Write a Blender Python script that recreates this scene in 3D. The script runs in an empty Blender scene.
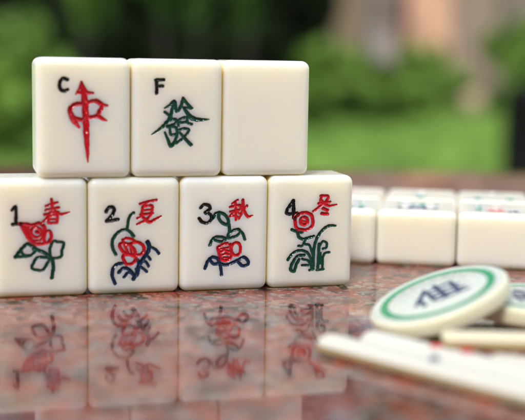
import bpy, math, random
import numpy as np
from mathutils import Vector, Matrix, noise as mnoise

random.seed(7)
SC = bpy.context.scene
COL = SC.collection
R_ = math.radians

# ------------------------------------------------------------------ camera and room constants (metres)
FOC, CAM_H, TH, RO = 1158.8, .06873, .1303, .0170
ROW_X, ROW_Y, ROW_A, TW, TD, THT = -.04999, .3276, .2660, .02664, .01869, .034

# carved strokes of each tile: (part name, paint, polylines of (mm from left, mm from bottom, half width mm))
GLYPHS = {
 'C': [
  ('letter', 'black', [
    [(8.73,27.74,0.374), (7.81,28.2,0.374), (7.01,27.72,0.374), (6.55,26.73,0.374), (6.61,25.6,0.374), (7.13,24.81,0.374), (7.92,24.62,0.374), (8.72,25.02,0.374)],
  ]),
  ('character', 'red', [
    [(12.64,27.26,0.204), (12.96,25.8,0.476), (13.29,24.27,0.612), (13.62,21.26,0.68), (13.81,17.25,0.68), (13.99,12.54,0.612), (14.25,7.82,0.408), (14.37,4.57,0.136)],
    [(12.64,27.12,0.272), (12.17,25.59,0.272), (11.5,24.25,0.272), (11.1,23.65,0.204)],
    [(12.64,27.12,0.272), (13.43,25.6,0.272), (14.16,24.47,0.272)],
    [(11.5,24.18,0.272), (13.63,24.2,0.476), (15.9,24.09,0.272)],
    [(13.62,21.06,0.408), (11.62,21.05,0.476), (10.29,20.58,0.476), (9.35,19.37,0.476), (9.81,17.9,0.544), (10.6,16.23,0.544), (11.93,14.42,0.272)],
    [(13.62,21.06,0.408), (15.96,21.95,0.408), (17.3,21.62,0.544), (18.64,20.76,0.408), (19.86,20.63,0.272)],
    [(18.44,20.62,0.408), (17.9,19.28,0.476), (16.89,17.52,0.408)],
    [(10.6,17.17,0.408), (12.27,16.57,0.476), (13.94,16.91,0.476), (15.95,17.45,0.408), (17.29,17.53,0.408), (18.44,16.92,0.408), (19.65,16.32,0.204)],
  ]),
 ],
 'F': [
  ('letter', 'black', [
    [(6.83,27.99,0.347), (9.22,28.08,0.347)],
    [(7.12,27.99,0.376), (7.14,24.25,0.376)],
    [(7.3,26.21,0.347), (8.94,26.29,0.347)],
  ]),
  ('character', 'green', [
    [(9.51,19.99,0.191), (10.86,20.76,0.318), (12.21,21.81,0.445), (12.63,20.24,0.382), (12.94,19.02,0.318)],
    [(12.21,21.69,0.382), (11.75,19.95,0.382), (11.35,18.2,0.382), (10.76,16.75,0.382), (9.59,15.29,0.382), (8.07,13.96,0.318), (5.79,12.39,0.159)],
    [(9.51,18.84,0.318), (10.58,18.09,0.318), (11.47,17.16,0.318)],
    [(14.8,22.87,0.318), (14.4,21.12,0.382), (13.53,19.2,0.318)],
    [(14.8,22.87,0.318), (16,21.31,0.382), (17.56,19.98,0.254)],
    [(15,20.08,0.318), (16.31,20.09,0.318), (17.38,19.98,0.318)],
    [(15.12,19.97,0.318), (16.02,18.69,0.445), (17.29,17.29,0.509), (19.32,16.71,0.445), (22.5,16.78,0.159)],
    [(9.71,15.76,0.318), (11.18,16.46,0.318), (12.77,16.81,0.318), (12.55,15.53,0.318), (10.19,14.6,0.318), (12.67,14.48,0.318), (13.1,12.09,0.318), (11.53,8.99,0.382), (10.45,10.92,0.318), (9.55,12.97,0.254)],
    [(13.56,14.83,0.318), (13.72,16.58,0.318), (15.92,17.35,0.318), (16.23,15.89,0.318), (17.42,15.31,0.318)],
    [(13.73,15.77,0.318), (15.81,16,0.318)],
    [(13.27,13.55,0.318), (15.35,14.13,0.318), (16.6,13.55,0.318), (15.19,11.62,0.318), (13.18,10.04,0.318), (11.35,8.93,0.318)],
    [(13.75,13.08,0.254), (15.49,11.21,0.382), (17.3,9.38,0.382)],
    [(11.02,14.42,0.318), (11.27,12.38,0.318), (12.69,12.5,0.318)],
  ]),
 ],
 '1': [
  ('numeral', 'black', [
    [(5.46,25.23,0.323), (6.53,26.11,0.323), (6.54,21.37,0.387)],
    [(5.67,21.19,0.387), (7.53,21.35,0.387)],
  ]),
  ('character', 'red', [
    [(14.96,26.22,0.323), (18,27.2,0.323)],
    [(14.83,25.06,0.323), (18.49,25.77,0.323)],
    [(14.44,23.78,0.323), (18.23,24.48,0.323)],
    [(16.43,28.12,0.323), (16.66,25.99,0.323), (15.95,23.88,0.323), (13.8,21.47,0.258)],
    [(16.72,25.54,0.323), (18.36,24.03,0.323), (19.62,23.88,0.323), (21.41,24.36,0.194)],
    [(15.57,23.24,0.323), (15.56,21.31,0.323)],
    [(15.57,23.24,0.323), (17.97,23.58,0.323), (17.96,21.45,0.323)],
    [(15.57,22.34,0.258), (17.97,22.48,0.258)],
    [(15.56,21.31,0.323), (17.96,21.38,0.323)],
  ]),
  ('flower', 'red', [
    [(7.78,21.34,0.387), (8.95,19.06,0.387), (10.18,16.91,0.387), (11.73,15.51,0.387), (13.62,15.4,0.387), (15.52,15.87,0.387), (16.35,17.47,0.387), (15.92,18.97,0.387), (14.78,18.61,0.387), (14.27,17.2,0.387), (14.57,15.63,0.387)],
    [(7.78,21.34,0.387), (9.59,21.17,0.387), (11.15,20.88,0.387), (13.04,21.42,0.387), (14.29,20.43,0.387), (14.78,18.74,0.387)],
    [(12.28,20.28,0.323), (11.02,19.73,0.323), (10.82,18.31,0.323), (11.88,17.38,0.323), (13.32,17.67,0.323), (13.65,19.02,0.323), (12.28,20.28,0.323)],
    [(12.2,18.93,0.387), (12.58,18.66,0.387)],
    [(8.96,20.67,0.323), (9.76,18.72,0.323), (10.99,16.63,0.323), (12.87,16.32,0.323), (14.14,17.2,0.323)],
    [(9.9,20.91,0.258), (10.13,19.04,0.258)],
  ]),
  ('leaves', 'green', [
    [(16.12,11.43,0.323), (15.95,14.04,0.323), (16.91,16.09,0.323), (18.37,15.86,0.323), (19.83,15.56,0.323), (19.31,13.43,0.323), (18.98,11.61,0.323), (17.07,11.21,0.323), (16.12,11.43,0.323)],
    [(11.41,14.03,0.387), (13.92,13.12,0.387), (16.12,11.43,0.387), (16.87,9.13,0.387), (16.4,5.54,0.387)],
    [(6.25,11.84,0.387), (7.83,13.87,0.387), (9.54,15.5,0.387), (11.1,14.82,0.387), (12.22,13.75,0.387)],
    [(12.22,13.75,0.323), (10.45,12.11,0.323), (8.44,11.91,0.323), (6.37,11.84,0.323)],
    [(7.83,13.61,0.323), (8.57,12.43,0.323), (10.45,12.11,0.323)],
    [(15.8,11.11,0.323), (13.59,11.63,0.323), (12.2,11.41,0.323), (11.37,10.14,0.323), (10.85,8.53,0.323), (12.93,7.81,0.323), (14.07,8.1,0.323), (15.03,9.64,0.323), (15.8,11.11,0.323)],
  ]),
 ],
 '2': [
  ('numeral', 'black', [
    [(5.05,24.3,0.387), (5.77,25.46,0.387), (6.87,25.64,0.387), (7.39,24.72,0.387), (6.74,23.29,0.387), (5.18,21.62,0.387)],
    [(5.18,21.62,0.387), (6.48,21.72,0.387), (8.49,22.08,0.387)],
  ]),
  ('character', 'red', [
    [(14.89,26.42,0.323), (17.18,27.04,0.323), (19.56,27.46,0.323)],
    [(17.05,26.85,0.323), (15.68,25.49,0.323)],
    [(15.68,25.49,0.323), (18.37,25.84,0.323), (18.25,23.73,0.323)],
    [(15.68,25.49,0.323), (15.35,23.52,0.323)],
    [(15.55,24.44,0.258), (18.25,24.72,0.258)],
    [(15.09,23.26,0.323), (18.52,23.59,0.323)],
    [(16.01,23.11,0.258), (14.04,22.23,0.258)],
    [(18.25,23.46,0.323), (16.68,21.78,0.323), (14.05,20.51,0.258)],
    [(15.75,22.46,0.323), (17.54,21.04,0.387), (19.32,21.86,0.323), (21.04,22.75,0.194)],
  ]),
  ('stem', 'green', [
    [(13.06,23.89,0.323), (11.95,22.99,0.323), (11.43,21.36,0.323), (11.17,19.13,0.323)],
    [(13.07,16.97,0.355), (11.96,18.39,0.355), (10.65,19.01,0.355), (9.01,18.58,0.355), (7.52,17.17,0.355), (6.8,15.41,0.355), (7.06,13.56,0.355), (7.91,11.82,0.355)],
  ]),
  ('flower', 'red', [
    [(11.96,14.75,0.387), (13.6,15.31,0.387), (15.45,14.6,0.387), (16.11,13.12,0.387), (15.26,11.68,0.387), (13.61,11.4,0.387)],
    [(8.95,14.44,0.387), (9.87,15.07,0.387), (11.63,14.56,0.387), (13.15,13.27,0.387), (13.41,11.73,0.387), (11.44,11.72,0.387), (9.74,12.83,0.387), (8.95,14.44,0.387)],
    [(10.26,14.8,0.323), (11.44,11.99,0.323)],
    [(9.86,16,0.323), (11.17,16.49,0.323), (13.4,15.64,0.323), (12.09,14.75,0.323)],
    [(9.86,16,0.323), (10.13,14.93,0.323)],
    [(11.96,14.36,0.258), (12.49,11.96,0.258)],
    [(10,10.7,0.387), (10.52,11.75,0.387), (12.95,11.28,0.387), (13.75,10.33,0.387), (12.63,8.97,0.387), (10.99,8.95,0.387), (10,10.7,0.387)],
  ]),
  ('foliage', 'blue', [
    [(9.68,9.19,0.387), (8.17,8.91,0.387), (7.06,7.61,0.387), (6.86,5.63,0.387), (7.65,3.28,0.387)],
    [(8.7,6.5,0.387), (10.14,7.78,0.387), (11.84,7.2,0.387), (13.17,5.56,0.387)],
    [(10.27,5.12,0.323), (11.45,6.41,0.323), (12.97,5.96,0.323)],
    [(12.97,4.43,0.452), (14.09,6.19,0.452), (14.61,8.38,0.452), (15.73,10.14,0.452), (17.11,12.23,0.452), (17.63,13.81,0.452), (17.1,15.29,0.452)],
    [(17.63,13.81,0.323), (19.36,13.1,0.323), (20.5,11.74,0.323)],
    [(15.92,10.67,0.323), (17.11,11.03,0.323), (17.98,10.07,0.323)],
    [(15.27,9.49,0.323), (16.59,9.45,0.323), (17.46,8.09,0.323)],
    [(14.61,8.18,0.323), (15.8,7.47,0.323), (16.93,6.5,0.323)],
    [(13.82,7.4,0.323), (14.35,5.92,0.323), (13.3,4.75,0.323)],
    [(14.28,10.05,0.323), (14.74,7.71,0.323)],
  ]),
 ],
 '3': [
  ('numeral', 'black', [
    [(5.91,24.95,0.367), (6.92,25.88,0.367), (8.34,25.67,0.367), (8.73,24.53,0.367), (7.33,23.54,0.367), (8.88,22.94,0.367), (9.15,21.54,0.367), (8.01,20.48,0.367), (6.46,20.77,0.367), (5.56,21.86,0.367)],
  ]),
  ('character', 'red', [
    [(17.04,27.05,0.306), (15.56,26.06,0.306)],
    [(14.79,25.05,0.306), (17.64,25.58,0.306)],
    [(16.46,26.43,0.306), (16.67,21.19,0.306)],
    [(14.94,23.65,0.306), (17.54,24.11,0.306)],
    [(16.43,24.01,0.306), (14.83,22.25,0.306)],
    [(16.76,24,0.245), (17.55,22.97,0.245)],
    [(18.66,27.03,0.367), (18.77,24.47,0.367), (17.57,21.37,0.245)],
    [(18.77,24.47,0.367), (20.18,22.15,0.367), (21.68,22.38,0.184)],
    [(17.78,25.51,0.306), (18.12,24.36,0.306)],
    [(20,25.35,0.306), (19.1,24.21,0.306)],
    [(15.61,22.49,0.245), (17.57,21.94,0.245)],
  ]),
  ('leaves', 'green', [
    [(9.73,21.91,0.367), (10.42,23.1,0.367), (11.9,23.45,0.367), (13.53,22.47,0.367), (14.4,20.73,0.367), (13.76,19.79,0.367), (12.39,20.52,0.367), (11.47,21.81,0.367), (11.46,23.08,0.367)],
    [(14.33,20.6,0.367), (14.75,18.36,0.367), (14.26,16.01,0.367)],
    [(14.13,16.01,0.336), (15.22,17.65,0.336), (17.16,18.37,0.336), (18.02,17.71,0.336), (16.99,16.45,0.336), (15.24,15.92,0.336), (13.75,15.63,0.336)],
    [(17.89,17.97,0.336), (18.88,16.92,0.336), (19.43,15.24,0.336)],
    [(8.79,13.78,0.336), (9.48,15.36,0.336), (10.7,16.22,0.336), (12.64,16.11,0.336), (13.62,15.51,0.336), (12.07,14.78,0.336), (10.38,15.33,0.336)],
  ]),
  ('flower', 'red', [
    [(11.19,13.01,0.367), (12.67,13.87,0.367), (14.16,14.21,0.367)],
    [(11.19,12.88,0.367), (11.73,11.07,0.367), (12.4,9.45,0.367), (14.03,9.08,0.367), (15.32,10.2,0.367), (15.36,12.26,0.367), (14.94,13.87,0.367)],
    [(12.23,12.6,0.306), (14.44,12.92,0.306)],
    [(12.24,11.7,0.306), (13.34,12.12,0.306), (14.71,11.76,0.306)],
    [(12.71,10.73,0.306), (13.68,11.15,0.306), (14.72,10.86,0.306)],
    [(13.04,9.88,0.306), (14.21,9.98,0.306)],
    [(16.57,14.35,0.336), (15.47,13.41,0.336), (15.5,11.61,0.336), (16.62,10.55,0.336), (17.85,11.1,0.336), (18.16,12.83,0.336), (17.61,14.13,0.336), (16.57,14.35,0.336)],
  ]),
  ('roots', 'blue', [
    [(7.44,6.91,0.367), (8.2,8.93,0.367), (9.67,10.24,0.367), (11.23,9.68,0.367), (11.5,8.38,0.367), (10.08,8.17,0.367), (9.03,9.23,0.367)],
    [(11.23,9.81,0.367), (12.03,7.85,0.367), (12.31,6.43,0.367), (12.46,4.82,0.367)],
    [(12.02,8.18,0.367), (14.05,7.79,0.367), (16.32,8.63,0.367), (17.75,9.29,0.367), (19.25,9.96,0.367), (20.45,8.89,0.367), (20.53,7.79,0.367), (18.83,7.32,0.367), (17.63,8.46,0.367)],
  ]),
 ],
 '4': [
  ('numeral', 'black', [
    [(7.4,26.62,0.388), (5.36,22.97,0.388), (8.75,22.77,0.388)],
    [(7.47,26.62,0.42), (7.71,21.49,0.42)],
  ]),
  ('character', 'red', [
    [(16.02,27.99,0.323), (18.31,27.82,0.323), (17.91,26.45,0.323), (16.37,25.1,0.323), (13.85,23.3,0.323)],
    [(16.19,26.75,0.323), (18.24,24.93,0.323), (21.1,25.23,0.194)],
    [(16.31,27.71,0.323), (15.91,26.35,0.323)],
    [(16.82,24.13,0.388), (18.27,23.56,0.388)],
    [(16.43,22.56,0.388), (18.3,22.39,0.388)],
    [(15.43,25.67,0.323), (19,26.02,0.323)],
  ]),
  ('flower', 'red', [
    [(10.87,22.94,0.388), (11.94,22.85,0.388), (13.16,22.21,0.388), (13.61,21.17,0.388), (13.78,20,0.388), (13.45,18.77,0.388), (12.61,18.1,0.388), (11.56,17.64,0.388), (10.27,17.81,0.388), (9.2,17.97,0.388), (8.41,18.81,0.388), (8.24,19.91,0.388), (8.07,21.15,0.388), (8.76,22.02,0.388), (9.67,22.69,0.388), (10.87,22.94,0.388)],
    [(10.9,21.57,0.388), (11.76,21.21,0.388), (12.07,20.24,0.388), (11.52,19.36,0.388), (10.45,19.32,0.388), (9.87,20.08,0.388), (9.99,21.11,0.388), (10.9,21.57,0.388)],
    [(10.78,20.41,0.259), (11.07,20.26,0.259)],
  ]),
  ('leaves', 'green', [
    [(7.15,17.88,0.357), (8.73,17.16,0.357), (9.47,15.49,0.357), (10.91,14.91,0.357), (12.46,15.28,0.357), (14.03,15.66,0.357)],
    [(8.73,17.16,0.297), (10.44,16.84,0.297)],
    [(12.47,15.14,0.297), (11.21,14.07,0.297), (10.52,12.85,0.297), (9.31,12.88,0.297)],
    [(10.94,13.39,0.297), (12.66,13.07,0.297), (13.41,11.39,0.297), (14.02,9.85,0.297)],
    [(6.07,8.7,0.327), (7.59,10.65,0.327), (9.7,11.49,0.327), (11.99,10.87,0.327), (13.33,8.62,0.327), (13.62,5.49,0.327)],
    [(11.16,10,0.357), (9.17,9.78,0.357), (7.78,8.09,0.357), (6.98,5.91,0.357), (8.13,5.11,0.357), (8.73,7.03,0.357), (9.62,8.73,0.357)],
    [(20.98,18.81,0.238), (18.82,18.79,0.357), (16.84,17.52,0.357), (15.32,15.49,0.357), (14.38,12.75,0.357), (14.16,9.98,0.357), (14.12,5.68,0.357)],
    [(15.8,13.26,0.357), (15.79,10.63,0.357), (15.62,5.63,0.357)],
    [(15.96,12.57,0.297), (17,14.06,0.297), (18.24,13.48,0.297), (18.13,12.09,0.297), (17.13,11.84,0.297)],
    [(17.14,5.59,0.297), (17.13,8.86,0.297), (17.74,10.37,0.297), (19.17,10.68,0.297)],
    [(10.61,8.84,0.297), (12.48,8.23,0.297), (13.38,6.68,0.297)],
    [(10.65,6.97,0.297), (12.66,6.84,0.297)],
    [(12.98,5.37,0.297), (14.26,5.54,0.297)],
    [(15.27,5.3,0.297), (17.43,5.51,0.297)],
    [(16.44,10.61,0.238), (16.38,7.14,0.238)],
  ]),
 ],
}
# marks on the tiles that lie face up behind (same convention, seen foreshortened)
def ring(cx, cy, r, w, n=14):
    return [(cx+r*math.cos(2*math.pi*i/n), cy+r*math.sin(2*math.pi*i/n), w) for i in range(n+1)]
def bamboo(cx, cy, l, w=.75):
    return [[(cx, cy-l/2, w), (cx, cy+l/2, w)], [(cx-.9, cy, .45), (cx+.9, cy, .45)],
            [(cx-.9, cy-l/2, .45), (cx+.9, cy-l/2, .45)], [(cx-.9, cy+l/2, .45), (cx+.9, cy+l/2, .45)]]
GLYPHS['near1'] = [('carved_stick', 'teal', bamboo(17, 9, 7) + bamboo(21, 9, 7) + bamboo(13, 22, 7) + bamboo(20, 22, 7))]
GLYPHS['near2'] = [('carved_dot', 'navy', [ring(9, 10, 2.6, .8), ring(17.5, 10, 2.6, .8), ring(13.3, 10, 1.2, .8), ring(9, 10, 1, .7), ring(17.5, 10, 1, .7)]),
                   ('carved_flower', 'teal', [ring(9, 20, 2.6, .8), ring(17.5, 20, 2.6, .8), ring(13.3, 15, 1.4, .8)])]
GLYPHS['near3'] = [('carved_stick', 'teal', bamboo(7, 12, 7) + bamboo(7, 23, 7)),
                   ('carved_blossom', 'red', [ring(13, 10, 2.4, .9), ring(13, 10, 1, .7), ring(13.4, 22, 1.2, .7)]),
                   ('carved_leaf', 'navy', [[(17, 6, .5), (18.5, 10, .8), (21, 12, .6)], [(18.5, 10, .8), (20, 6, .6)]])]
GLYPHS['far1'] = [('carved_character', 'red', [[(8, 22, .8), (20, 23, .8)], [(14, 27, .8), (13, 8, .8)], [(8, 14, .7), (19, 15, .7)], [(9, 7, .7), (19, 8, .8)]])]
GLYPHS['far2'] = [('carved_stick', 'teal', bamboo(13.3, 20, 9, 1.1) + bamboo(13.3, 9, 6, .9))]
GLYPHS['far3'] = [('carved_stick', 'teal', bamboo(13.3, 25, 6, 1.0) + bamboo(7.5, 11, 7, 1.0) + bamboo(19, 11, 7, 1.0))]

# ------------------------------------------------------------------ object helpers
def link(o, parent=None):
    COL.objects.link(o)
    if parent is not None: o.parent = parent
    return o
def tag(o, label=None, cat=None, group=None, kind=None):
    for k, v in (('label', label), ('category', cat), ('group', group), ('kind', kind)):
        if v: o[k] = v
    return o
def mesh_obj(name, verts, faces, mat, parent=None, smooth=True):
    me = bpy.data.meshes.new(name)
    me.from_pydata([tuple(map(float, v)) for v in verts], [], [tuple(map(int, f)) for f in faces])
    if smooth: me.polygons.foreach_set('use_smooth', [True]*len(me.polygons))
    me.materials.append(mat); me.update()
    return link(bpy.data.objects.new(name, me), parent)
def thing(name, label, cat, loc=(0, 0, 0), rz=0, group=None):
    o = link(bpy.data.objects.new(name, None)); o.empty_display_size = .01
    o.location = loc; o.rotation_euler = (0, 0, rz)
    return tag(o, label, cat, group)

# ------------------------------------------------------------------ material helpers
def mat(name):
    m = bpy.data.materials.new(name); m.use_nodes = True
    nt = m.node_tree
    return m, nt, nt.nodes['Principled BSDF']
def nd(nt, t, **kw):
    n = nt.nodes.new(t)
    for k, v in kw.items():
        if k in n.inputs: n.inputs[k].default_value = v
        else: setattr(n, k, v)
    return n
def ramp(nt, src, stops, interp='LINEAR'):
    r = nt.nodes.new('ShaderNodeValToRGB'); r.color_ramp.interpolation = interp
    el = r.color_ramp.elements
    while len(el) < len(stops): el.new(.5)
    for e, (p, c) in zip(el, stops): e.position = p; e.color = (*c, 1)
    nt.links.new(src, r.inputs[0]); return r.outputs[0]
def mix(nt, a, b, f, mode='MIX'):
    n = nt.nodes.new('ShaderNodeMix'); n.data_type = 'RGBA'; n.blend_type = mode
    for s, v in (('A', a), ('B', b)):
        i = [x for x in n.inputs if x.name == s and x.type == 'RGBA'][0]
        if isinstance(v, tuple): i.default_value = (*v, 1)
        else: nt.links.new(v, i)
    i = n.inputs[0]
    if isinstance(f, (int, float)): i.default_value = f
    else: nt.links.new(f, i)
    return [x for x in n.outputs if x.type == 'RGBA'][0]
def bump(nt, src, strength, dist, b):
    n = nt.nodes.new('ShaderNodeBump'); n.inputs['Strength'].default_value = strength
    n.inputs['Distance'].default_value = dist
    nt.links.new(src, n.inputs['Height']); nt.links.new(n.outputs[0], b.inputs['Normal'])

def ivory(name, col, sss=.0035, rough=.22, w=1.0, sides=None):
    m, nt, b = mat(name)
    tc = nd(nt, 'ShaderNodeTexCoord')
    n = nd(nt, 'ShaderNodeTexNoise', Scale=60.0, Detail=3.0); nt.links.new(tc.outputs['Object'], n.inputs['Vector'])
    c = mix(nt, col, tuple(x*.93 for x in col), n.outputs['Fac'])
    oi = nd(nt, 'ShaderNodeObjectInfo')          # no two pieces have quite the same tone
    c = mix(nt, c, tuple(x*k for x, k in zip(col, (.97, .945, .88))), oi.outputs['Random'])
    dv = nd(nt, 'ShaderNodeTexVoronoi', Scale=190.0); nt.links.new(tc.outputs['Object'], dv.inputs['Vector'])   # a few specks of dirt
    dm = nd(nt, 'ShaderNodeTexNoise', Scale=45.0); nt.links.new(tc.outputs['Object'], dm.inputs['Vector'])
    ds = nd(nt, 'ShaderNodeMath', operation='MULTIPLY'); nt.links.new(ramp(nt, dv.outputs['Distance'], [(.03, (1, 1, 1)), (.055, (0, 0, 0))]), ds.inputs[0])
    nt.links.new(ramp(nt, dm.outputs['Fac'], [(.56, (0, 0, 0)), (.62, (.6, .6, .6))]), ds.inputs[1])
    c = mix(nt, c, (.30, .24, .16), ds.outputs[0])
    if sides:      # amber painted on the sides behind the rounding, imitating light glowing in joints
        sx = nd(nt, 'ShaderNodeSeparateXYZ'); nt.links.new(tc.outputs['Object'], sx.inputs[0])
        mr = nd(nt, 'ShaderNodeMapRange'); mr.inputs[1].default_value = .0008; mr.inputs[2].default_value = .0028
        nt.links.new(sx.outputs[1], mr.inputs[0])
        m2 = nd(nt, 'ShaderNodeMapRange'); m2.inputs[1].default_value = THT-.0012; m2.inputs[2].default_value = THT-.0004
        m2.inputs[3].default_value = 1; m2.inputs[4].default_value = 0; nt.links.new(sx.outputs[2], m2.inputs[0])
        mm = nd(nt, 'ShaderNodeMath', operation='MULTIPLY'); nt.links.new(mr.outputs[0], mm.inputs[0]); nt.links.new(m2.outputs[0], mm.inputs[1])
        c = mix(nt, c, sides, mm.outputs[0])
    nt.links.new(c, b.inputs['Base Color'])
    b.inputs['Subsurface Weight'].default_value = w
    b.inputs['Subsurface Radius'].default_value = (1.0, .80, .42)
    b.inputs['Subsurface Scale'].default_value = sss
    n2 = nd(nt, 'ShaderNodeTexNoise', Scale=900.0, Detail=4.0); nt.links.new(tc.outputs['Object'], n2.inputs['Vector'])
    nt.links.new(ramp(nt, n2.outputs['Fac'], [(.3, (rough*.8,)*3), (.75, (rough*1.5,)*3)]), b.inputs['Roughness'])
    n3 = nd(nt, 'ShaderNodeTexNoise', Scale=350.0, Detail=2.0); nt.links.new(tc.outputs['Object'], n3.inputs['Vector'])
    bump(nt, n3.outputs['Fac'], .1, .00004, b)
    return m
def paint(name, col):
    m, nt, b = mat(name)
    tc = nd(nt, 'ShaderNodeTexCoord')
    n = nd(nt, 'ShaderNodeTexNoise', Scale=1700.0, Detail=2.0); nt.links.new(tc.outputs['Object'], n.inputs['Vector'])
    nt.links.new(mix(nt, col, tuple(min(1, x*1.35+.001) for x in col), n.outputs['Fac']), b.inputs['Base Color'])
    b.inputs['Roughness'].default_value = .1
    bump(nt, n.outputs['Fac'], .9, .0002, b)
    return m
M = {}
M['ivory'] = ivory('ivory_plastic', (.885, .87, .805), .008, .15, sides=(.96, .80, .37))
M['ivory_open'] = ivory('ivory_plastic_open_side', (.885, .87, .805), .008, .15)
M['ivory_back'] = ivory('ivory_plastic_back', (.88, .85, .76), .008, .2)
M['bone'] = ivory('white_bone', (.72, .725, .70), .0015, .3)
M['tan'] = ivory('tan_bone', (.62, .50, .27), .0015, .3)
M['tan_light'] = ivory('pale_tan_bone', (.80, .76, .62), .0015, .3)
M['face'] = ivory('white_face', (.82, .84, .68), .001, .22)
M['chip'] = ivory('counter_plastic', (.86, .84, .66), .002, .25)
for k, c in dict(red=(.45, .003, .012), green=(.001, .045, .026), blue=(.003, .018, .06), black=(.003, .003, .004),
                 teal=(.01, .22, .15), navy=(.012, .02, .09), ring=(.015, .27, .10), pip_red=(.7, .02, .05)).items():
    M[k] = paint(k + '_paint', c)

# ------------------------------------------------------------------ carved tiles
def axis_lines(L, r, step, fine=None, fstep=None, nb=5):
    edge = [r*(1-math.cos(math.pi/2*i/nb)) if False else r*i/nb for i in range(nb)]
    mid = list(np.arange(r, L-r, step)) + [L-r]
    if len(mid) > 2 and mid[-1]-mid[-2] < step*.3: mid.pop(-2)
    if fine:
        a, b = max(fine[0], r+step*.2), min(fine[1], L-r-step*.2)
        mid = [m for m in mid if m < a-step*.4 or m > b+step*.4] + list(np.arange(a, b, fstep))
        mid = sorted(mid)
    return np.array(edge + mid + [L-e for e in reversed(edge)])
def shell(X, Y, Z):
    """surface grid of a box: integer keys and quads"""
    nx, ny, nz = len(X), len(Y), len(Z)
    key = lambda i, j, k: (i*ny + j)*nz + k
    F = []
    def face(a, b, fn, flip):
        A, B = np.meshgrid(np.arange(a-1), np.arange(b-1), indexing='ij')
        q = [fn(A, B), fn(A+1, B), fn(A+1, B+1), fn(A, B+1)]
        if flip: q = q[::-1]
        F.append(np.stack([x.ravel() for x in q], 1))
    face(nx, nz, lambda a, b: key(a, 0*a, b), False)
    face(nx, nz, lambda a, b: key(a, 0*a+ny-1, b), True)
    face(ny, nz, lambda a, b: key(0*a, a, b), True)
    face(ny, nz, lambda a, b: key(0*a+nx-1, a, b), False)
    face(nx, ny, lambda a, b: key(a, b, 0*a), True)
    face(nx, ny, lambda a, b: key(a, b, 0*a+nz-1), False)
    F = np.concatenate(F)
    u, inv = np.unique(F, return_inverse=True)
    F = inv.reshape(F.shape)
    i = u//(ny*nz); j = (u//nz) % ny; k = u % nz
    return np.stack([X[i], Y[j], Z[k]], 1), F, j == 0
def rounded(P, L, r):
    Q = np.clip(P, r, np.array(L)-r); d = P-Q
    n = np.linalg.norm(d, axis=1, keepdims=True)
    # the grid lies on the box; push every point of the edge zone onto the rounding
    m = np.abs(d).max(axis=1, keepdims=True)
    return np.where(n > 1e-9, Q + d/np.maximum(n, 1e-9)*r, P) if True else P
def carve_field(strokes, U, V, wob=0.0):
    """depth of the groove (mm) and relative distance at points U,V (mm)"""
    dep = np.zeros(U.shape); rel = np.full(U.shape, 9.0)
    for st in strokes:
        pts = np.array(st, float); pts[:, 2] = pts[:, 2]*1.42+.015
        if len(pts) > 2:   # Catmull-Rom smoothing
            P = np.vstack([2*pts[0]-pts[1], pts, 2*pts[-1]-pts[-2]]); out = []
            closed = np.hypot(*(pts[0]-pts[-1])[:2]) < .05
            if closed: P[0] = pts[-2]; P[-1] = pts[1]
            for i in range(1, len(P)-2):
                for t in np.linspace(0, 1, 6)[:-1]:
                    out.append(.5*((2*P[i]) + (P[i+1]-P[i-1])*t + (2*P[i-1]-5*P[i]+4*P[i+1]-P[i+2])*t*t + (3*P[i]-P[i-1]-3*P[i+1]+P[i+2])*t**3))
            pts = np.vstack([out, pts[-1]])
        for a, b in zip(pts[:-1], pts[1:]):
            rm = max(a[2], b[2])*1.5
            sel = (U > min(a[0], b[0])-rm) & (U < max(a[0], b[0])+rm) & (V > min(a[1], b[1])-rm) & (V < max(a[1], b[1])+rm)
            if not sel.any(): continue
            u, v = U[sel], V[sel]; dx, dy = b[0]-a[0], b[1]-a[1]; L2 = dx*dx+dy*dy+1e-9
            t = np.clip(((u-a[0])*dx+(v-a[1])*dy)/L2, 0, 1)
            r = a[2]+(b[2]-a[2])*t
            r = r*(1+.07*np.sin(u*4.1+v*2.3)+.05*np.sin(u*9.7-v*7.9))
            e = np.hypot(u-a[0]-t*dx, v-a[1]-t*dy)/r
            d = .95*r*np.sqrt(np.clip(1-e*e, 0, 1))
            dep[sel] = np.maximum(dep[sel], d); rel[sel] = np.minimum(rel[sel], e)
    return dep, rel
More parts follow.
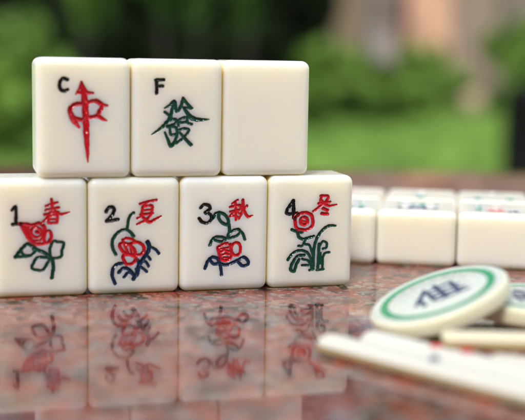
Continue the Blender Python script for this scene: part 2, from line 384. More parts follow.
def make_tile(key, name, label, cat, group, fstep=.08, crown=.00012, body='ivory'):
    """standing tile: left-bottom-front corner at the Empty, face towards -y"""
    root = thing(name, label, cat, group=group)
    parts = GLYPHS.get(key, [])
    fine = [None, None]
    if parts:
        allp = np.array([p for _, _, ss in parts for st in ss for p in st])
        lo, hi = allp.min(0), allp.max(0)
        fine = [((lo[0]-.9)*1e-3, (hi[0]+.9)*1e-3), ((lo[1]-.9)*1e-3, (hi[1]+.9)*1e-3)]
    r = .0024
    X = axis_lines(TW, r, .0012, fine[0], fstep*1e-3); Z = axis_lines(THT, r, .0012, fine[1], fstep*1e-3); Y = axis_lines(TD, r, .0016)
    P, F, front = shell(X, Y, Z)
    Q = rounded(P, (TW, TD, THT), r)
    def crown_at(x, z):
        a = np.clip(1-((x-TW/2)/(TW/2))**4, 0, 1)*np.clip(1-((z-THT/2)/(THT/2))**4, 0, 1)
        return -crown*a
    Q[:, 1] += np.where(front, crown_at(P[:, 0], P[:, 2]), 0)
    if parts:
        U, V = P[front, 0]*1e3, P[front, 2]*1e3
        dep = np.zeros(len(U))
        for _, _, ss in parts: dep = np.maximum(dep, carve_field(ss, U, V)[0])
        Q[front, 1] += dep*1e-3
    mesh_obj('body', Q, F, M[body], root)
    for pn, col, ss in parts:
        A = np.array([p for st in ss for p in st]); lo, hi = A.min(0)-.9, A.max(0)+.9
        u = np.arange(lo[0], hi[0], fstep); v = np.arange(lo[1], hi[1], fstep)
        UU, VV = np.meshgrid(u, v, indexing='ij')
        dep, rel = carve_field(ss, UU, VV)
        y = crown_at(UU*1e-3, VV*1e-3)*1e3 + dep - .025 + np.clip(rel-.97, 0, .4)*1.1
        keep = rel < 1.28
        idx = np.arange(UU.size).reshape(UU.shape)
        kq = keep[:-1, :-1] & keep[1:, :-1] & keep[1:, 1:] & keep[:-1, 1:]
        fq = np.stack([idx[:-1, :-1][kq], idx[1:, :-1][kq], idx[1:, 1:][kq], idx[:-1, 1:][kq]], 1)
        uq, inv = np.unique(fq, return_inverse=True)
        VP = np.stack([UU.ravel(), y.ravel(), VV.ravel()], 1)[uq]*1e-3
        mesh_obj(pn, VP, inv.reshape(fq.shape), M[col], root)
    return root
ux = Vector((math.cos(ROW_A), math.sin(ROW_A), 0)); uy = Vector((-math.sin(ROW_A), math.cos(ROW_A), 0))
P0 = Vector((ROW_X, ROW_Y, 0))
GS = 'bottom row of four standing tiles'; GT = 'top row of three standing tiles'
def stand(key, label, s, z, back=0., turn=0., group=None):
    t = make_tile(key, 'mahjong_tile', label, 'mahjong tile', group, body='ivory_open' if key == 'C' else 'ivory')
    t.location = P0 + ux*s + uy*back + Vector((0, 0, z)); t.rotation_euler = (0, 0, ROW_A+R_(turn))
    return t
G_ = .00016
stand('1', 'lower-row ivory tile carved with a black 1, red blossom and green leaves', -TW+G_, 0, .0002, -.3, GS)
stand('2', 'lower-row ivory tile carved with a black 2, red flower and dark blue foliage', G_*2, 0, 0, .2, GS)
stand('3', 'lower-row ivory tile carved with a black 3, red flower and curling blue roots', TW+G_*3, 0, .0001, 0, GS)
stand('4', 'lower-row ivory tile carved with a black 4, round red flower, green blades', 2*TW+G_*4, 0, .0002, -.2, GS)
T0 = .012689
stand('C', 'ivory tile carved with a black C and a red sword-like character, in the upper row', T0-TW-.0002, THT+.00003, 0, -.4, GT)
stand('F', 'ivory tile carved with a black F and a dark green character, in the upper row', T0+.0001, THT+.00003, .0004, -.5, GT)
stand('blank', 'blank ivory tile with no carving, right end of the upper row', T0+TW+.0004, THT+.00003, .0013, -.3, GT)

# ------------------------------------------------------------------ tiles lying face up behind
BX, BY, BA = .03845, .387, -.1569
bx = Vector((math.cos(BA), math.sin(BA), 0)); by = Vector((-math.sin(BA), math.cos(BA), 0))
def lie(key, label, i, row, dx=0., turn=0.):
    t = make_tile(key, 'mahjong_tile', label, 'mahjong tile', 'tiles lying face up in two rows behind', fstep=.2, body='ivory_back')
    # face turned up: the tile is tipped onto its back
    rot = Matrix.Rotation(BA+R_(turn), 3, 'Z') @ Matrix.Rotation(R_(-90), 3, 'X')
    t.rotation_euler = rot.to_euler()
    o = Vector((BX, BY, 0)) + bx*(i*TW+dx) + by*(row*(THT+.0006)) + Vector((0, 0, TD))
    t.location = o
lie('near1', 'pale tile lying face up with teal marks, half hidden behind the tile numbered 4', -1, 0, -.0001)
lie('near2', 'tile lying face up with dark navy and teal marks, middle of the near back row', 0, 0, .0001, .2)
lie('near3', 'face-up tile with a red mark between teal and navy ones, near back row', 1, 0, .0004, -.2)
lie('far1', 'face-up tile with a red mark in the farthest row, beside the numbered tiles', -1, 1, -.0004)
lie('far2', 'tile lying face up with a single teal stick in line, middle of the farthest row', 0, 1, .0002, -.3)
lie('far3', 'tile lying face up with three teal sticks, right end of the farthest row', 1, 1, .0006, .2)

# ------------------------------------------------------------------ round counters
CR = .0180
def lathe(prof, n=96):
    V, F = [], []
    for r, z in prof:
        for i in range(n):
            a = 2*math.pi*i/n; V.append((r*math.cos(a), r*math.sin(a), z))
    for k in range(len(prof)-1):
        for i in range(n):
            j = (i+1) % n; F.append((k*n+i, k*n+j, (k+1)*n+j, (k+1)*n+i))
    F.append(tuple(reversed(range(n)))); F.append(tuple((len(prof)-1)*n+i for i in range(n)))
    return V, F
def make_counter(label, marks):
    t = thing('round_counter', label, 'game counter', group='round counters')
    h = .0045; e = .0011; prof = []
    for i in range(7):
        a = math.pi/2*i/6; prof.append((CR-e+e*math.sin(a), e-e*math.cos(a)))
    for i in range(7):
        a = math.pi/2*i/6; prof.append((CR-e+e*math.cos(a), h-e+e*math.sin(a)))
    # shallow ring groove
    V, F = lathe(prof); mesh_obj('body', V, F, M['chip'], t)
    f = .00008
    V, F = lathe([(CR-e*.75, h-.00012), (CR-e*.95, h+f*.5), (CR-e*1.3, h+f), (.0153, h+f), (.0151, h+.00001), (.0129, h+.00001), (.0127, h+f), (.006, h+f)]); mesh_obj('face', V, F, M['face'], t)
    V, F = [], []
    pr = [(.0152, h-.00004), (.0149, h+.00005), (.0131, h+.00005), (.0128, h-.00004)]
    n = 96
    for r, z in pr:
        for i in range(n):
            a = 2*math.pi*i/n; V.append((r*math.cos(a), r*math.sin(a), z))
    for k in range(3):
        for i in range(n):
            j = (i+1) % n; F.append((k*n+i, k*n+j, (k+1)*n+j, (k+1)*n+i))
    mesh_obj('ring', V, F, M['ring'], t)
    V, F = [], []
    for st in marks:        # raised enamel strokes of the character
        for (x0, y0, w0), (x1, y1, w1) in zip(st[:-1], st[1:]):
            d = Vector((x1-x0, y1-y0)); d.normalize(); nn = Vector((-d.y, d.x)); k = len(V)
            e0 = Vector((x0, y0))-d*w0*.5; e1 = Vector((x1, y1))+d*w1*.5
            for p, w in ((e0, w0), (e1, w1)):
                for s, zz in ((-1, 0), (-.6, .12), (.6, .12), (1, 0)):
                    q = p+nn*w*s; V.append((q.x*1e-3, q.y*1e-3, h+.00007+zz*1e-3+len(F)*1e-9))
            for s in range(3): F.append((k+s, k+4+s, k+5+s, k+1+s))
            F.append((k, k+1, k+2, k+3)); F.append((k+7, k+6, k+5, k+4))
    mesh_obj('character', V, F, M['navy'], t, False)
    return t
marks_a = [[(-7, -4, .5), (-4, 1, .7), (-2, 5, .6)], [(-5, 0, .6), (-5, -6, .7)], [(-2, 3, .6), (5, 4.5, .7)], [(1, 6, .6), (1, -5, .8)],
           [(-2, 0, .7), (6, 1, .7)], [(-2, -3, .7), (6.5, -2.5, .8)], [(-1, -5.5, .6), (7, -5, .6)], [(5, 4, .6), (4.5, -5, .7)], [(-2, 2, .6), (-2, -5, .7)]]
c1 = make_counter('round ivory counter with a green ring and navy character, tilted up on its neighbour', marks_a)
c1.location = (0, 0, 0)
n1 = Vector((-.34627, -.08759, .93404)).normalized()
Cf = Vector((.04444, .28757, .01064))
rot = Vector((0, 0, 1)).rotation_difference(n1).to_matrix() @ Matrix.Rotation(R_(8), 3, 'Z')
c1.rotation_euler = rot.to_euler(); c1.location = Cf - n1*.0045
c2 = make_counter('round ivory counter lying flat at the right edge, partly under the tilted one', [[(y, -x, w) for x, y, w in s] for s in marks_a])
c2.location = (.0708, .2935, .0046)
c3 = make_counter('lowest round counter, flat on the granite beneath the flat one at the right edge', marks_a[:4])
c3.location = (.0795, .2985, .00003)

# ------------------------------------------------------------------ counting sticks
def make_stick(label, L, W, T, loc, rz, pips, z=0, tilt=0, cols=('tan', 'bone')):
    t = thing('counting_stick', label, 'counting stick', (loc[0], loc[1], z), rz, 'flat counting sticks')
    t.rotation_euler = (0, tilt, rz)
    r = T*.42
    X = axis_lines(L, r, .002); Y = axis_lines(W, r, .002); Z = axis_lines(T, r, .0004)
    P, F, _ = shell(X, Y, Z); Q = rounded(P, (L, W, T), r)
    Q[:, 2] = np.where(Q[:, 2] > T*.5, T*.5+(Q[:, 2]-T*.5)*(1-.75*np.clip(np.abs(Q[:, 1]-W/2)/(W/2), 0, 1)**2), Q[:, 2])   # domed top
    # rounded ends in plan
    e = W/2
    for s in (0, 1):
        d = Q[:, 0] if s == 0 else L-Q[:, 0]
        k = np.clip(1-d/e, 0, 1); sc = np.sqrt(np.clip(1-(k*.8)**3, 0, 1))
        Q[:, 1] = W/2+(Q[:, 1]-W/2)*sc
    hi = Q[F][:, :, 2].mean(1) > T*.55
    for nm, sel, mm in (('base_layer', ~hi, cols[0]), ('top_layer', hi, cols[1])):
        uq, inv = np.unique(F[sel], return_inverse=True); mesh_obj(nm, Q[uq], inv.reshape(F[sel].shape), M[mm], t)
    for x, y, rr, c in pips:
        prof = [(rr, 0), (rr*.9, .00012), (rr*.5, .0002)]
        V, F = lathe(prof, 20); V = [(a+x, b+y, c_+T-.00005) for a, b, c_ in V]
        mesh_obj('pip', V, F, M[c], t)
    return t
A1 = math.atan2(-.0401, .0387)
pr = Vector((-math.sin(A1), math.cos(A1)))
s1 = Vector((.0122, .2665))
make_stick('nearest white counting stick, running diagonally with a blue pip', .090, .0086, .0043, s1, A1, [(.0325, .0045, .0013, 'navy'), (.0310, .0066, .0010, 'navy')])
s2 = s1 + pr*.0102 + Vector((math.cos(A1), math.sin(A1)))*.0045
make_stick('white counting stick with two red pips, alongside the nearest one', .090, .0086, .0043, s2, A1+R_(.8), [(.0205, .0045, .0017, 'pip_red'), (.0285, .0052, .0016, 'pip_red')])
make_stick('yellowish counting stick lying across the top of the others, in front of the counters', .070, .0068, .0036, (.0412, .2550), R_(-2), [(.05, .004, .001, 'pip_red')], z=.0044, cols=('tan', 'tan_light'))
make_stick('white counting stick at the right edge, under the end of the crossing stick', .07, .0078, .0036, Vector((.0505, .2520)), A1+R_(20), [(.045, .004, .0009, 'pip_red')], z=.00005)

# ------------------------------------------------------------------ granite table
def granite():
    m, nt, b = mat('red_granite')
    tc = nd(nt, 'ShaderNodeTexCoord')
    nz = nd(nt, 'ShaderNodeTexNoise', Scale=260.0, Detail=3.0); nt.links.new(tc.outputs['Object'], nz.inputs['Vector'])
    wp = nd(nt, 'ShaderNodeVectorMath', operation='MULTIPLY_ADD'); nt.links.new(nz.outputs['Color'], wp.inputs[0])
    wp.inputs[1].default_value = (.0035,)*3; nt.links.new(tc.outputs['Object'], wp.inputs[2])
    v1 = nd(nt, 'ShaderNodeTexVoronoi', Scale=330.0); nt.links.new(wp.outputs[0], v1.inputs['Vector'])
    sp = nd(nt, 'ShaderNodeSeparateColor'); nt.links.new(v1.outputs['Color'], sp.inputs[0])
    red, pink, grey, dark = (.235, .048, .037), (.36, .135, .108), (.19, .175, .18), (.02, .018, .021)
    c = ramp(nt, sp.outputs[0], [(0, red), (.28, (.30, .082, .063)), (.52, pink), (.66, (.33, .235, .20)), (.76, grey), (.91, dark)], 'CONSTANT')
    v2 = nd(nt, 'ShaderNodeTexVoronoi', Scale=800.0); nt.links.new(wp.outputs[0], v2.inputs['Vector'])
    s2 = nd(nt, 'ShaderNodeSeparateColor'); nt.links.new(v2.outputs['Color'], s2.inputs[0])
    c = mix(nt, c, (.04, .038, .042), ramp(nt, s2.outputs[1], [(0, (0, 0, 0)), (.87, (.8, .8, .8))], 'CONSTANT'))
    c = mix(nt, c, (.42, .34, .31), ramp(nt, s2.outputs[2], [(0, (0, 0, 0)), (.90, (.7, .7, .7))], 'CONSTANT'))
    nl = nd(nt, 'ShaderNodeTexNoise', Scale=75.0, Detail=3.0); nt.links.new(tc.outputs['Object'], nl.inputs['Vector'])   # centimetre-size clouds of red and grey
    c = mix(nt, c, ramp(nt, nl.outputs['Fac'], [(.36, (.62, .58, .60)), (.5, (1, 1, 1)), (.64, (1.15, .88, .82))]), .8, 'MULTIPLY')
    nf = nd(nt, 'ShaderNodeTexNoise', Scale=1800.0, Detail=4.0); nt.links.new(tc.outputs['Object'], nf.inputs['Vector'])
    c = mix(nt, c, ramp(nt, nf.outputs['Fac'], [(.3, (.25, .25, .25)), (.7, (1, 1, 1))]), .45, 'MULTIPLY')
    nt.links.new(c, b.inputs['Base Color'])
    b.inputs['Roughness'].default_value = .055; b.inputs['IOR'].default_value = 1.5
    n4 = nd(nt, 'ShaderNodeTexNoise', Scale=900.0, Detail=3.0); nt.links.new(tc.outputs['Object'], n4.inputs['Vector'])
    nt.links.new(ramp(nt, n4.outputs['Fac'], [(.3, (.03,)*3), (.8, (.10,)*3)]), b.inputs['Roughness'])
    n5 = nd(nt, 'ShaderNodeTexNoise', Scale=70.0, Detail=1.0); nt.links.new(tc.outputs['Object'], n5.inputs['Vector'])
    bump(nt, n5.outputs['Fac'], .12, .00012, b)
    return m
M['granite'] = granite()
tb = thing('stone_table', 'polished red and grey granite table top under the tiles', 'table', (0, 0, 0))
X = axis_lines(1.9, .006, .06); Y = axis_lines(1.19, .006, .06); Z = axis_lines(.045, .006, .01)
P, F, _ = shell(X, Y, Z); Q = rounded(P, (1.9, 1.19, .045), .006) + np.array([-.9, -.463, -.045])
mesh_obj('table_top', Q, F, M['granite'], tb)
V, F = lathe([(.30, -.745), (.30, -.70), (.17, -.66), (.15, -.40), (.17, -.10), (.28, -.047)], 48)
mesh_obj('pedestal', V, F, M['granite'], tb)

# ------------------------------------------------------------------ garden behind (all far out of focus)
GZ = -.75
def leafmat(name, dark, light, rough=.5, scale=3.8, trans=.35):
    m, nt, b = mat(name)
    g = nd(nt, 'ShaderNodeNewGeometry')
    tc = nd(nt, 'ShaderNodeTexCoord')
    n = nd(nt, 'ShaderNodeTexNoise', Scale=scale, Detail=3.0); nt.links.new(tc.outputs['Object'], n.inputs['Vector'])
    c1 = mix(nt, dark, light, ramp(nt, n.outputs['Fac'], [(.44, (0, 0, 0)), (.56, (1, 1, 1))]))
    c2 = mix(nt, c1, tuple(x*1.5 for x in light), g.outputs['Random Per Island'])
    c = mix(nt, c1, c2, .35)
    nt.links.new(c, b.inputs['Base Color']); b.inputs['Roughness'].default_value = rough; b.inputs['Specular IOR Level'].default_value = .2
    tr = nd(nt, 'ShaderNodeBsdfTranslucent'); nt.links.new(c, tr.inputs['Color'])
    mx = nd(nt, 'ShaderNodeMixShader', Fac=trans); out = nt.nodes['Material Output']
    nt.links.new(b.outputs[0], mx.inputs[1]); nt.links.new(tr.outputs[0], mx.inputs[2]); nt.links.new(mx.outputs[0], out.inputs[0])
    return m
def plain(name, a, c2, scale, rough=.8, bmp=.3, dist=.01):
    m, nt, b = mat(name)
    tc = nd(nt, 'ShaderNodeTexCoord')
    n = nd(nt, 'ShaderNodeTexNoise', Scale=scale, Detail=5.0); nt.links.new(tc.outputs['Object'], n.inputs['Vector'])
    nt.links.new(ramp(nt, n.outputs['Fac'], [(.3, a), (.7, c2)]), b.inputs['Base Color'])
    b.inputs['Roughness'].default_value = rough; bump(nt, n.outputs['Fac'], bmp, dist, b)
    return m
def wx(px, dist): return (px-262.5)/FOC*dist     # where a garden thing stands, from its bearing and distance
def foliage(name, blobs, n, leaf, m, parent, seed):
    """leaf quads spread through uneven lumps (cx,cy,cz,rx,ry,rz)"""
    rg = np.random.default_rng(seed); V = []; F = []
    vol = np.array([b[3]*b[4]*b[5] for b in blobs])**.75; vol = vol/vol.sum()
    for b, f in zip(blobs, vol):
        k = int(n*f)
        d = rg.normal(size=(k, 3)); d /= np.linalg.norm(d, axis=1, keepdims=True)
        rad = rg.uniform(.25, 1.0, (k, 1))**.45
        lump = np.array([1+.28*mnoise.noise(Vector(x*2.6)+Vector((seed, 0, b[0]*3))) for x in d])[:, None]
        c = np.array(b[:3])+d*rad*lump*np.array(b[3:])
        a = rg.normal(size=(k, 3)); a /= np.linalg.norm(a, axis=1, keepdims=True)
        t = np.cross(a, rg.normal(size=(k, 3))); t /= np.linalg.norm(t, axis=1, keepdims=True)
        s = leaf*rg.uniform(.6, 1.3, (k, 1))
        quad = np.stack([c-a*s, c+t*s*.45, c+a*s, c-t*s*.45], 1)
        V.append(quad.reshape(-1, 3))
    V = np.concatenate(V); F = np.arange(len(V)).reshape(-1, 4)
    V = V[:]; V[:, 2] = np.maximum(V[:, 2], .01)
    me = bpy.data.meshes.new(name); me.vertices.add(len(V)); me.vertices.foreach_set('co', V.ravel())
    me.loops.add(F.size); me.loops.foreach_set('vertex_index', F.ravel())
    me.polygons.add(len(F)); me.polygons.foreach_set('loop_start', np.arange(0, F.size, 4)); me.polygons.foreach_set('loop_total', np.full(len(F), 4))
    me.update(); me.validate(); me.materials.append(m)
    return link(bpy.data.objects.new(name, me), parent)
def limb(V, F, p0, p1, r0, r1, n=12, seg=6, wob=.06, seed=0):
    k = len(V); p0, p1 = Vector(p0), Vector(p1); d = (p1-p0).normalized()
    e = d.orthogonal().normalized(); g = d.cross(e)
    for s in range(seg+1):
        t = s/seg; c = p0.lerp(p1, t)+Vector((mnoise.noise((seed, t*2, 1)), mnoise.noise((seed, t*2, 5)), 0))*wob*(t if t < 1 else 1)
        r = r0+(r1-r0)*t
        for i in range(n):
            a = 2*math.pi*i/n; q = r*(1+.12*mnoise.noise((math.cos(a)*2+seed, math.sin(a)*2, t*3)))
            V.append(tuple(c+(e*math.cos(a)+g*math.sin(a))*q))
    for s in range(seg):
        for i in range(n):
            j = (i+1) % n; F.append((k+s*n+i, k+s*n+j, k+(s+1)*n+j, k+(s+1)*n+i))
    F.append(tuple(k+i for i in reversed(range(n)))); F.append(tuple(k+seg*n+i for i in range(n)))
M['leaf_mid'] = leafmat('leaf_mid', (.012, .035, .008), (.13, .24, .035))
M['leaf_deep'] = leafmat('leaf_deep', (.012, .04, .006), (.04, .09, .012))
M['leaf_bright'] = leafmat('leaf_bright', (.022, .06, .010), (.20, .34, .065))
M['leaf_dark'] = leafmat('leaf_dark', (.003, .006, .002), (.008, .016, .004), trans=.05, rough=.9)  # leaves coloured near-black in place of the deep shadow under the trees
M['bark'] = plain('bark', (.10, .07, .052), (.19, .145, .115), 2.5, .9, .6, .02)
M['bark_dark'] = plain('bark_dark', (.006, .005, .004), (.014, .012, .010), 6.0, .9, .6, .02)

# lawn
def grass_mat():
    m, nt, b = mat('lawn')
    tc = nd(nt, 'ShaderNodeTexCoord')
    n = nd(nt, 'ShaderNodeTexNoise', Scale=1.1, Detail=4.0, Roughness=.6); nt.links.new(tc.outputs['Object'], n.inputs['Vector'])
    n2 = nd(nt, 'ShaderNodeTexNoise', Scale=30.0, Detail=6.0); nt.links.new(tc.outputs['Object'], n2.inputs['Vector'])
    c = ramp(nt, n.outputs['Fac'], [(.40, (.04, .12, .025)), (.5, (.15, .30, .075)), (.58, (.32, .46, .19))])
    c = mix(nt, c, ramp(nt, n2.outputs['Fac'], [(.3, (.5, .5, .5)), (.65, (1, 1, 1))]), .6, 'MULTIPLY')
    nt.links.new(c, b.inputs['Base Color']); b.inputs['Roughness'].default_value = .9
    bump(nt, n2.outputs['Fac'], .8, .04, b)
    return m
me = bpy.data.meshes.new('lawn'); S = 400
me.from_pydata([(-S, -S, GZ), (S, -S, GZ), (S, S, GZ), (-S, S, GZ)], [], [(0, 1, 2, 3)]); me.materials.append(grass_mat())
tag(link(bpy.data.objects.new('lawn', me)), kind='structure')
# grass blades on the part of the lawn in view
rg = np.random.default_rng(3); k = 60000
yy = rg.uniform(7, 21, k); xx = rg.uniform(-.27, .27, k)*yy
an = rg.uniform(0, math.pi, k); hh = rg.uniform(.04, .11, k); ww = .006
dx, dy = np.cos(an)*ww, np.sin(an)*ww; lx, ly = rg.normal(0, .03, k), rg.normal(0, .03, k)
V = np.stack([np.stack([xx-dx, yy-dy, 0*xx+GZ], 1), np.stack([xx+dx, yy+dy, 0*xx+GZ], 1), np.stack([xx+lx, yy+ly, GZ+hh], 1)], 1).reshape(-1, 3)
me = bpy.data.meshes.new('grass'); me.vertices.add(len(V)); me.vertices.foreach_set('co', V.ravel())
me.loops.add(3*k); me.loops.foreach_set('vertex_index', np.arange(3*k)); me.polygons.add(k)
me.polygons.foreach_set('loop_start', np.arange(0, 3*k, 3)); me.polygons.foreach_set('loop_total', np.full(k, 3)); me.update(); me.materials.append(M['leaf_bright'])
tag(link(bpy.data.objects.new('grass', me)), kind='stuff')

def bx_(V, F, lo, hi):
    k = len(V); (a, b, c), (d, e, f) = lo, hi
    V += [(a, b, c), (d, b, c), (d, e, c), (a, e, c), (a, b, f), (d, b, f), (d, e, f), (a, e, f)]
    F += [tuple(k+i for i in q) for q in ((3, 2, 1, 0), (4, 5, 6, 7), (0, 1, 5, 4), (1, 2, 6, 5), (2, 3, 7, 6), (3, 0, 4, 7))]
def boxes(name, L, m, parent):
    V, F = [], []
    for lo, hi in L: bx_(V, F, lo, hi)
    return mesh_obj(name, V, F, M[m], parent, False)
M['tan_wall'] = plain('tan_render', (.36, .25, .16), (.44, .31, .21), 2.0)
def shrub(label, px, dist, w, h, m, n, seed, leaf=.05, group='shrubs across the lawn'):
    t = thing('shrub', label, 'shrub', (wx(px, dist), dist, GZ), 0, group)
    rg = random.Random(seed); bl = [(0, 0, h*.42, w*.38, w*.34, h*.36)]
    for i in range(9):
        bl.append((rg.uniform(-.42, .42)*w, rg.uniform(-.3, .25)*w, h*rg.uniform(.3, .88), w*rg.uniform(.09, .2), w*rg.uniform(.1, .2), h*rg.uniform(.10, .2)))
    foliage('foliage', bl, n, leaf, M[m], t, seed)
    V, F = [], []
    for i in range(4):
        a = i*1.7+seed; limb(V, F, (0, 0, -.02), (math.cos(a)*w*.25, math.sin(a)*w*.2, h*.6), .02, .008, 6, 3, .03, i)
    mesh_obj('stems', V, F, M['bark_dark'], t)
    return t
shrub('broad green shrub at the left edge, beside the upper tile with the C', -22, 9.0, 1.35, 1.36, 'leaf_bright', 16000, 1, .045)
shrub('low bright green shrub just left of the upper row of tiles', 28, 12.0, .9, .95, 'leaf_bright', 7000, 2, .045)
shrub('green shrub just right of the blank tile, far across the lawn', 335, 15.5, 1.2, 1.12, 'leaf_bright', 11000, 3)
shrub('darker green shrub with shaded gaps left of the salmon pillar', 372, 17.0, 1.3, .82, 'leaf_mid', 11000, 4)
shrub('yellow-green shrub in front of the salmon pillar', 428, 17.0, .85, 1.12, 'leaf_bright', 8000, 5)
shrub('tall green shrub at the upper right corner, beside the wide trunk', 524, 11.0, .62, 1.25, 'leaf_bright', 8000, 6)

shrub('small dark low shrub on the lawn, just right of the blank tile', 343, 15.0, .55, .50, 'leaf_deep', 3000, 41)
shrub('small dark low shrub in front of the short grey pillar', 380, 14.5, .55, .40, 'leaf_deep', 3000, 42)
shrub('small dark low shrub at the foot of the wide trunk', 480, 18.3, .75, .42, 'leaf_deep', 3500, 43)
shrub('pale green low shrub below the salmon pillar', 410, 15.5, .7, .72, 'leaf_bright', 4000, 44)

def tree(label, px, dist, h, tr, crown, m, n, seed, bark='bark', group='trees at the back of the garden', leaf=.10, lean=0):
    t = thing('tree', label, 'tree', (wx(px, dist), dist, GZ), 0, group)
    V, F = [], []
    limb(V, F, (0, 0, -.05), (lean, 0, h*.62), tr, tr*.7, 16, 8, .1, seed)
    for i in range(5):
        a = i*1.26+seed; limb(V, F, (lean, 0, h*(.45+.03*i)), (lean+math.cos(a)*crown*.6, math.sin(a)*crown*.5, h*(.78+.04*(i % 3))), tr*.35, tr*.1, 8, 5, .15, seed+i)
    mesh_obj('trunk', V, F, M[bark], t)
    rg = random.Random(seed); bl = []
    for i in range(9):
        a = rg.uniform(0, 6.28); q = rg.uniform(.1, .7)*crown
        bl.append((lean+math.cos(a)*q, math.sin(a)*q, h*rg.uniform(.68, 1.0), crown*rg.uniform(.3, .5), crown*rg.uniform(.3, .5), h*rg.uniform(.08, .15)))
    foliage('crown', bl, n, leaf, M[m], t, seed)
    return t
tree('large tree with a wide grey-brown trunk, right of the salmon pillar', 474, 19.5, 7.5, .46, 2.4, 'leaf_mid', 14000, 11)
wt = bpy.data.objects['tree']
foliage('ivy', [(.12, -.42, 1.1, .2, .12, .3), (-.25, -.4, .45, .2, .12, .3)], 900, .05, M['leaf_mid'], wt, 51)
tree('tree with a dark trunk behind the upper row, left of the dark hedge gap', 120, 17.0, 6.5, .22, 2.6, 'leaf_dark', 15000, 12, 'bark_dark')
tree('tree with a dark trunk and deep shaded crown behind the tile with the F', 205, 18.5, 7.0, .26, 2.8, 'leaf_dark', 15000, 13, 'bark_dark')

# tall dark evergreens in the left half
def evergreen(label, px, dist, w, h, seed):
    t = thing('evergreen_bush', label, 'bush', (wx(px, dist), dist, GZ), 0, 'tall dark evergreens behind the tiles')
    bl = [(0, 0, h*.28, w*.5, .8, h*.28), (.1*w, -.1, h*.6, w*.46, .7, h*.28), (-.1*w, 0, h*.82, w*.34, .6, h*.18)]
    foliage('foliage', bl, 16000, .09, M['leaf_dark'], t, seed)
    V, F = [], []; limb(V, F, (0, 0, -.02), (0, 0, h*.8), .07, .02, 8, 5, .05, seed); mesh_obj('trunk', V, F, M['bark_dark'], t)
for i, (px, d, w, h, l) in enumerate([
        (20, 15.5, 1.7, 3.1, 'dark evergreen bush behind the green shrub at the left edge'),
        (88, 15.0, 1.6, 3.4, 'near-black evergreen bush above the tile with the C'),
        (160, 15.5, 1.6, 3.3, 'near-black evergreen bush above the tile with the F'),
        (228, 15.0, 1.5, 3.2, 'near-black evergreen bush above the joint of F tile and blank tile'),
        (300, 16.5, .8, 2.6, 'near-black evergreen bush above the right end of the blank tile')]):
    evergreen(l, px, d, w, h, 21+i)
shrub('small green shrub above the right corner of the blank tile', 312, 12.4, .45, .93, 'leaf_mid', 2200, 36, .045)
pl = thing('garden_pillar', 'slim tan pillar whose top shows between dark evergreens, above the blank tile', 'pillar', (wx(270, 15.6), 15.6, GZ))
boxes('shaft', [((-.14, -.1, .06), (.14, .1, 2.6))], 'tan_wall', pl); boxes('base', [((-.18, -.13, 0), (.18, .13, .06))], 'tan_wall', pl)
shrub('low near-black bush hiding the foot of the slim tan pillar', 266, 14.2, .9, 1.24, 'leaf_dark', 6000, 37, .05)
for px, d_, h_, c_, m_, n_, l_ in ((86, 13.0, 1.72, .30, 'leaf_mid', 1500, 'young tree with a light green crown, above the tile with the C'),
        (160, 13.4, 1.80, .34, 'leaf_deep', 1100, 'young tree with a dull dark green crown, above the tile with the F'),
        (196, 13.0, 1.85, .22, 'leaf_deep', 500, 'young tree with a thin dark crown, above the joint of F and blank tiles'),
        (246, 13.2, 1.80, .26, 'leaf_deep', 900, 'young tree with a small dark green crown, left of the slim tan pillar')):
    tree(l_, px, d_, h_, .025, c_, m_, n_, int(px), 'bark_dark', 'young trees before the dark evergreens', .045)

# the wood added out of view behind the camera to shade the table
shade_wood = []
rr = random.Random(5)
for i in range(34):
    shade_wood.append((rr.uniform(-7, 6), rr.uniform(-6.5, -4.2), rr.uniform(.6, 6.6), rr.uniform(1.2, 1.9), rr.uniform(.7, 1.1), rr.uniform(.9, 1.5)))
o = foliage('shade_wood', shade_wood, 42000, .17, M['leaf_mid'], None, 77); o.location = (0, 0, GZ)
tag(o, kind='stuff')

# house wall beyond the lawn
M['wall'] = plain('wall_render', (.06, .05, .045), (.17, .135, .11), .8)
M['salmon'] = plain('salmon_render', (.60, .32, .22), (.68, .40, .29), 2.0)

M['darkglass'], nt_, b_ = mat('dark_glass'); b_.inputs['Base Color'].default_value = (.012, .013, .017, 1); b_.inputs['Roughness'].default_value = .12
M['frame'] = plain('frame_paint', (.25, .08, .07), (.30, .10, .09), 5)
M['black'] = M['black']
M['blackmetal'] = plain('black_metal', (.003, .003, .003), (.006, .006, .006), 8, .9, .1, .002); M['blackmetal'].node_tree.nodes['Principled BSDF'].inputs['Specular IOR Level'].default_value = .1
HD = 26.0
hs = thing('garden_house', 'grey-brown rendered house wall with dark openings, far behind the lawn', 'house', (0, HD, GZ))
x0, x1, top = wx(292, HD), wx(700, HD), 6.0
wins = [(wx(296, HD), wx(326, HD)), (wx(391, HD), wx(403, HD))]
L = [((x0, 0, 0), (x1, 4, .35)), ((x0, 0, 2.3), (x1, 4, top))]
edges = [x0] + [e for w in wins for e in w] + [x1]
for a, b in zip(edges[0::2], edges[1::2]): L.append(((a, 0, .35), (b, 4, 2.3)))
boxes('wall', L, 'wall', hs)
for a, b in wins:
    w = boxes('window', [((a, .10, .35), (b, .14, 2.3))], 'darkglass', hs)
    boxes('frame', [((a, .02, .35), (a+.05, .10, 2.3)), ((b-.05, .02, .35), (b, .10, 2.3)), ((a+.05, .02, 1.3), (b-.05, .10, 1.36))], 'frame', w)
boxes('eaves', [((x0-.3, -.5, top), (x1+.3, 4.2, top+.14))], 'bark_dark', hs)
pl = thing('garden_pillar', 'salmon-coloured rendered pillar above the yellow-green shrub', 'pillar', (wx(425, 22), 22, GZ))
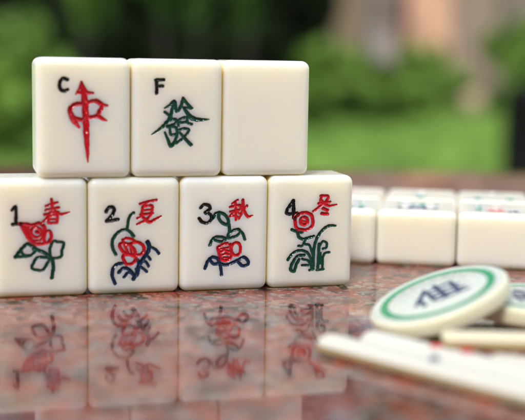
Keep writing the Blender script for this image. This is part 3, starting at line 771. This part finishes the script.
boxes('shaft', [((-.40, -.2, .12), (.40, .2, 4.5))], 'salmon', pl); boxes('base', [((-.46, -.26, 0), (.46, .26, .12))], 'salmon', pl); boxes('cap', [((-.47, -.27, 4.5), (.47, .27, 4.62))], 'tan_wall', pl)
pl = thing('garden_pillar', 'short tan pillar right of the blank tile, in front of the house wall', 'pillar', (wx(344, 24), 24, GZ))
boxes('shaft', [((-.23, -.2, .1), (.23, .2, 2.2))], 'tan_wall', pl); boxes('base', [((-.28, -.25, 0), (.28, .25, .1))], 'tan_wall', pl); boxes('cap', [((-.29, -.26, 2.2), (.29, .26, 2.3))], 'tan_wall', pl)

pl = thing('garden_pillar', 'short grey pillar rising behind the darker green shrub', 'pillar', (wx(378, 19), 19, GZ))
M['greystone'] = plain('grey_stone', (.13, .115, .115), (.22, .19, .19), 4.0)
boxes('shaft', [((-.19, -.15, .1), (.19, .15, 1.25))], 'greystone', pl); boxes('base', [((-.24, -.2, 0), (.24, .2, .1))], 'greystone', pl); boxes('cap', [((-.23, -.19, 1.25), (.23, .19, 1.33))], 'greystone', pl)

# black litter bin near the right edge
bn = thing('litter_bin', 'black upright bin at the right edge, standing on the lawn', 'bin', (wx(527, 7.2), 7.2, GZ))
V, F = lathe([(.155, 0), (.16, .03), (.16, .59), (.168, .60), (.168, .62)], 32); mesh_obj('body', V, F, M['blackmetal'], bn)
V, F = lathe([(.162, .6205), (.162, .64), (.12, .675), (.04, .69)], 32); mesh_obj('lid', V, F, M['blackmetal'], bn)
# pale stone added at the foot of the wide trunk for a blurred highlight
st = []
V, F = [], []
bmn = 24
for i in range(bmn//2+1):
    for j in range(bmn):
        a, b = math.pi*i/(bmn//2), 2*math.pi*j/bmn; d = Vector((math.sin(a)*math.cos(b), math.sin(a)*math.sin(b), math.cos(a)))
        r = 1+.18*mnoise.noise(d*1.7+Vector((4, 1, 2))); V.append((d.x*r*.17, d.y*r*.13, .17+d.z*r*.19))
for i in range(bmn//2):
    for j in range(bmn):
        k = (j+1) % bmn; F.append((i*bmn+j, (i+1)*bmn+j, (i+1)*bmn+k, i*bmn+k))
M['stone'] = plain('pale_stone', (.22, .17, .11), (.30, .23, .15), 9)
o = mesh_obj('stone', V, F, M['stone']); o.location = (wx(470, 17.2), 17.2, GZ+.05)
tag(o, 'pale rounded stone added as a blurred bright spot below the wide tree trunk', 'stone')

# ------------------------------------------------------------------ light
w = bpy.data.worlds.new('World'); SC.world = w; w.use_nodes = True
nt = w.node_tree; bg = nt.nodes['Background']
sky = nt.nodes.new('ShaderNodeTexSky'); sky.sky_type = 'NISHITA'; sky.sun_disc = False
SUN_EL, SUN_AZ = 48, -158     # azimuth: compass-like angle of where the sun stands, from +y towards +x
sky.sun_elevation = R_(SUN_EL); sky.sun_rotation = R_(SUN_AZ); sky.air_density = 1.0; sky.dust_density = 3.0; sky.ozone_density = 1.0
hsv = nt.nodes.new('ShaderNodeHueSaturation'); hsv.inputs['Saturation'].default_value = .42      # thin haze over the blue
nt.links.new(sky.outputs[0], hsv.inputs['Color']); nt.links.new(hsv.outputs[0], bg.inputs[0]); bg.inputs[1].default_value = .15
sun = bpy.data.lights.new('sun', 'SUN'); sun.energy = 2.6; sun.angle = R_(10); sun.color = (1, .95, .87)
so = link(bpy.data.objects.new('sun', sun))
d = Vector((math.sin(R_(SUN_AZ))*math.cos(R_(SUN_EL)), math.cos(R_(SUN_AZ))*math.cos(R_(SUN_EL)), math.sin(R_(SUN_EL))))
so.rotation_euler = d.to_track_quat('Z', 'Y').to_euler(); so.location = (0, 0, 5)

# ------------------------------------------------------------------ camera
cam = bpy.data.cameras.new('camera'); co = link(bpy.data.objects.new('camera', cam)); SC.camera = co
cam.sensor_width = 36; cam.lens = FOC/525*36; cam.clip_start = .005; cam.clip_end = 1500
Rv = Vector((1, 0, 0)); Uv = Vector((0, math.sin(TH), math.cos(TH))); Fv = Vector((0, math.cos(TH), -math.sin(TH)))
c, s = math.cos(RO), math.sin(RO); Rr = Rv*c+Uv*s; Uu = Uv*c-Rv*s; Bk = -Fv
co.matrix_world = Matrix(((Rr.x, Uu.x, Bk.x, 0), (Rr.y, Uu.y, Bk.y, 0), (Rr.z, Uu.z, Bk.z, CAM_H), (0, 0, 0, 1)))
cam.dof.use_dof = True; cam.dof.focus_distance = .347; cam.dof.aperture_fstop = 8.2
SC.view_settings.view_transform = 'Standard'; SC.view_settings.look = 'None'; SC.view_settings.gamma = 1
SC.view_settings.exposure = 1.0
SC.cycles.max_bounces = 16; SC.cycles.diffuse_bounces = 10; SC.cycles.use_denoising = True

for o in COL.objects:
    if o.name.startswith('garden_pillar') or o.name.startswith('litter_bin'): o['kind'] = 'thing'
